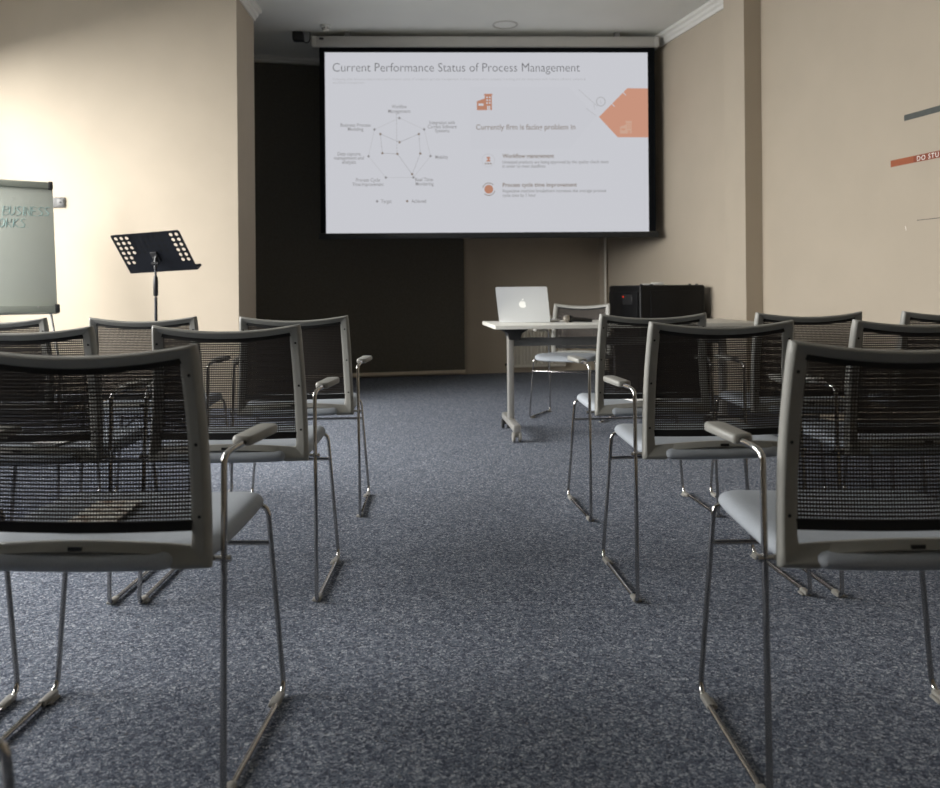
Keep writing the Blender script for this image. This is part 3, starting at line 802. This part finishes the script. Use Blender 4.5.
bmesh.ops.transform(bm, matrix=FM, verts=bm.verts[:]); link('tray_clips', bm, M['alu'], ty_)
for (x0, y0, z0, x1, y1, z1) in ((-.05, .03, .84, .045, -.16, 0), (-.65, .03, .84, -.745, -.16, 0), (-.35, .20, 1.70, -.35, .62, 0)):
    bm = bmesh.new(); tube(bm, [(x0, y0, z0), (x1, y1, z1+.008)], .009, 10); link('leg', bm, M['beam'], FC)
# handwriting: simple pen strokes in letter boxes
GL = {'B': [[(0, 0), (0, 1), (.5, .95), (.55, .7), (0, .52), (.6, .40), (.58, .08), (0, 0)]], 'U': [[(0, 1), (.02, .2), (.25, 0), (.5, .2), (.52, 1)]],
      'S': [[(.55, .92), (.25, 1), (.02, .78), (.25, .55), (.52, .35), (.4, .05), (0, .02)]], 'I': [[(.1, 1), (.1, 0)]], 'N': [[(0, 0), (0, 1), (.5, 0), (.52, 1)]],
      'E': [[(.5, 1), (0, .98), (0, 0), (.5, 0)], [(0, .52), (.4, .54)]], 'O': [[(.3, 1), (.02, .7), (.05, .2), (.3, 0), (.55, .25), (.55, .75), (.3, 1)]],
      'R': [[(0, 0), (0, 1), (.5, .92), (.5, .62), (0, .5), (.6, 0)]], 'K': [[(0, 0), (0, 1)], [(.5, 1), (0, .45), (.6, 0)]], '.': [[(.05, .05), (.1, 0)]]}
def write(s, x, z, hgt, adv, slope, parent):
    bm = bmesh.new()
    for ch in s:
        w = .45 if ch in 'I.' else 1.
        for st in GL[ch]:
            P = [(x+px*hgt*.85+py*hgt*.12, -.0002, z+py*hgt) for px, py in st]
            tube(bm, P, .0022, 6)
        x += adv*w; z += slope*adv*w
    bmesh.ops.transform(bm, matrix=FM, verts=bm.verts[:])
    o = link('handwriting', bm, M['ink'], parent); return o
write('BUSINESS', -.345, .742, .070, .0425, .02, bd_)
write('ORKS.', -.372, .650, .068, .046, .02, bd_)

# ------------------------------------------------------------------ music stand
MS = thing('music_stand', 'black perforated music stand in front of the pale left wall', 'music stand', (-1.993, 5.85, 0), 0)
bm = bmesh.new(); tube(bm, [(0, 0, .10), (0, 0, .93)], .0105, 14); link('pole', bm, M['blackmetal'], MS)
bm = bmesh.new(); tube(bm, [(0, 0, .90), (0, 0, 1.20)], .0075, 12); link('inner_pole', bm, M['blackmetal'], MS)
bm = bmesh.new(); lathe(bm, [(.011, 0), (.016, .006), (.017, .10), (.013, .135), (.009, .14)], 16, Matrix.Translation((0, 0, .94))); link('clutch', bm, M['black'], MS)
for a in (100, 220, 340):
    c, s = math.cos(R(a)), math.sin(R(a))
    bm = bmesh.new(); tube(bm, [(c*.012, s*.012, .22), (c*.27, s*.27, .012)], .007, 10); l = link('leg', bm, M['blackmetal'], MS)
    bm = bmesh.new(); box(bm, (c*.27, s*.27, .011), (.03, .03, .022), .006, 2); link('rubber_foot', bm, M['black'], l)
    bm = bmesh.new(); tube(bm, [(c*.012, s*.012, .08), (c*.15, s*.15, .108)], .004, 8); link('brace', bm, M['blackmetal'], MS)
# desk: u along width, w up the desk, n towards the viewer's side (its back)
yawd, leand = R(-21), R(36)
DM = Matrix.Translation((-.022, .035, 1.245)) @ Matrix.Rotation(yawd, 4, 'Z') @ Matrix.Rotation(R(-2.0), 4, 'Y') @ Matrix.Rotation(leand, 4, 'X') 
DW, DH = .580, .325
def desk_bm():
    bm = bmesh.new()
    nx, nz = 17, 10
    holes = set()
    u0, w0 = -DW/2+.012, DH/2-.012
    th = .0015
    def P(u, w, y): return bm.verts.new((u, y, w))
    xs = [-DW/2] + [u0+i*(DW-.024)/12 for i in range(13)] + [DW/2]
    zs = [DH/2] + [w0-j*.0405 for j in range(7)] + [-DH/2]
    LH = {0: (1, 2, 3), 1: (1, 2, 3), 2: (1, 2, 3), 3: (1, 2, 3), 4: (1, 2), 5: (1, 2)}
    RH = {j: (11, 12) for j in range(6)}
    MH = {0: (4, 5, 6, 7, 8, 9), 1: (4, 5, 6, 7, 8, 9), 2: (4, 5, 6, 7, 8, 9), 3: (4, 5, 8, 9)}
    for y in (-th/2,):
        vmap = {}
        def V(i, j):
            if (i, j) not in vmap: vmap[(i, j)] = P(xs[i]+(.009 if (i, j) == (0, 0) else -.009 if (i, j) == (len(xs)-1, 0) else 0), zs[j], y)
            return vmap[(i, j)]
        for j in range(len(zs)-1):
            for i in range(len(xs)-1):
                jj = j-1
                has = 0 <= jj < 6 and (i in LH[jj] or i in RH[jj] or i in MH.get(jj, ()))
                a, b, c, d = V(i, j), V(i+1, j), V(i+1, j+1), V(i, j+1)
                if not has: bm.faces.new((a, b, c, d)); continue
                cx, cz = (xs[i]+xs[i+1])/2, (zs[j]+zs[j+1])/2; r = .0132; n = 16
                rg = [P(cx+r*math.cos(2*PI*k/n+PI/4), cz+r*math.sin(2*PI*k/n+PI/4), y) for k in range(n)]
                cs = [b, a, d, c]            # corners at 45, 135, 225, 315 degrees
                for q in range(4):
                    ks = [rg[(q*4+k) % n] for k in range(5)]
                    bm.faces.new([cs[q], cs[(q+1) % 4]] + ks[::-1])
    return bm
bm = desk_bm(); bmesh.ops.solidify(bm, geom=bm.faces[:], thickness=.0018)
bmesh.ops.transform(bm, matrix=DM, verts=bm.verts[:]); dk = link('desk', bm, M['blackmetal'], MS, ang=30)
bm = bmesh.new(); box(bm, (.0, .0055, .066), (.272, .004, .170)); bmesh.ops.transform(bm, matrix=DM, verts=bm.verts[:]); link('backing_plate', bm, M['black'], dk)
bm = bmesh.new(); box(bm, (0, .024, -DH/2+.001), (DW, .052, .002)); box(bm, (0, .050, -DH/2+.007), (DW, .002, .014)); bmesh.ops.transform(bm, matrix=DM, verts=bm.verts[:]); link('lip', bm, M['blackmetal'], dk)
bm = bmesh.new(); box(bm, (0, -.008, -.035), (.055, .012, .085), .004, 2); box(bm, (0, -.020, -.05), (.022, .02, .05), .004, 2); bmesh.ops.transform(bm, matrix=DM, verts=bm.verts[:])
tube(bm, [(0, 0, 1.13), (.001, -.004, 1.18), (.002, .012, 1.215)], .011, 12); link('tilt_bracket', bm, M['black'], MS)
bm = bmesh.new(); tube(bm, [(-.022, -.006, 1.165), (.022, -.006, 1.165)], .013, 14); link('tilt_knob', bm, M['black'], MS)

# ------------------------------------------------------------------ light
def area(name, loc, rot, sx, sy, power, col=(1, .98, .95)):
    l = bpy.data.lights.new(name, 'AREA'); l.shape = 'RECTANGLE'; l.size = sx; l.size_y = sy; l.energy = power; l.color = col
    o = bpy.data.objects.new(name, l); COL.objects.link(o); o.location = loc; o.rotation_euler = rot; return o
area('sky_daylight', (-8.0, 2.8, 3.8), (0, R(-70), 0), 5, 12, 4700, (1, .985, .955))
w = bpy.data.worlds.new('World'); S.world = w; w.use_nodes = True
w.node_tree.nodes['Background'].inputs[0].default_value = (.9, .95, 1, 1); w.node_tree.nodes['Background'].inputs[1].default_value = 2.0

# ------------------------------------------------------------------ camera
yaw, roll = .03143, -.00837
F = Vector((math.sin(yaw), math.cos(yaw), 0)); R0 = Vector((math.cos(yaw), -math.sin(yaw), 0)); U0 = Vector((0, 0, 1))
Rr = R0*math.cos(roll) + U0*math.sin(roll); Uu = U0*math.cos(roll) - R0*math.sin(roll)
cam = bpy.data.cameras.new('Camera'); co = bpy.data.objects.new('Camera', cam); COL.objects.link(co)
m = Matrix((Rr, Uu, -F)).transposed().to_4x4(); m.translation = (0, 0, .9467); co.matrix_world = m
cam.sensor_width = 36; cam.sensor_fit = 'HORIZONTAL'; cam.lens = 835.44/940*36; cam.shift_y = -(394-292.52)/940
cam.clip_start = .05
cam.dof.use_dof = True; cam.dof.focus_distance = 3.0; cam.dof.aperture_fstop = 4.0
S.camera = co
S.view_settings.view_transform = 'Standard'; S.view_settings.look = 'None'; S.view_settings.exposure = 0; S.view_settings.gamma = 1
S.view_settings.use_curve_mapping = False
S.cycles.transparent_max_bounces = 24
S.cycles.max_bounces = 10; S.cycles.diffuse_bounces = 6
S.cycles.use_denoising = True
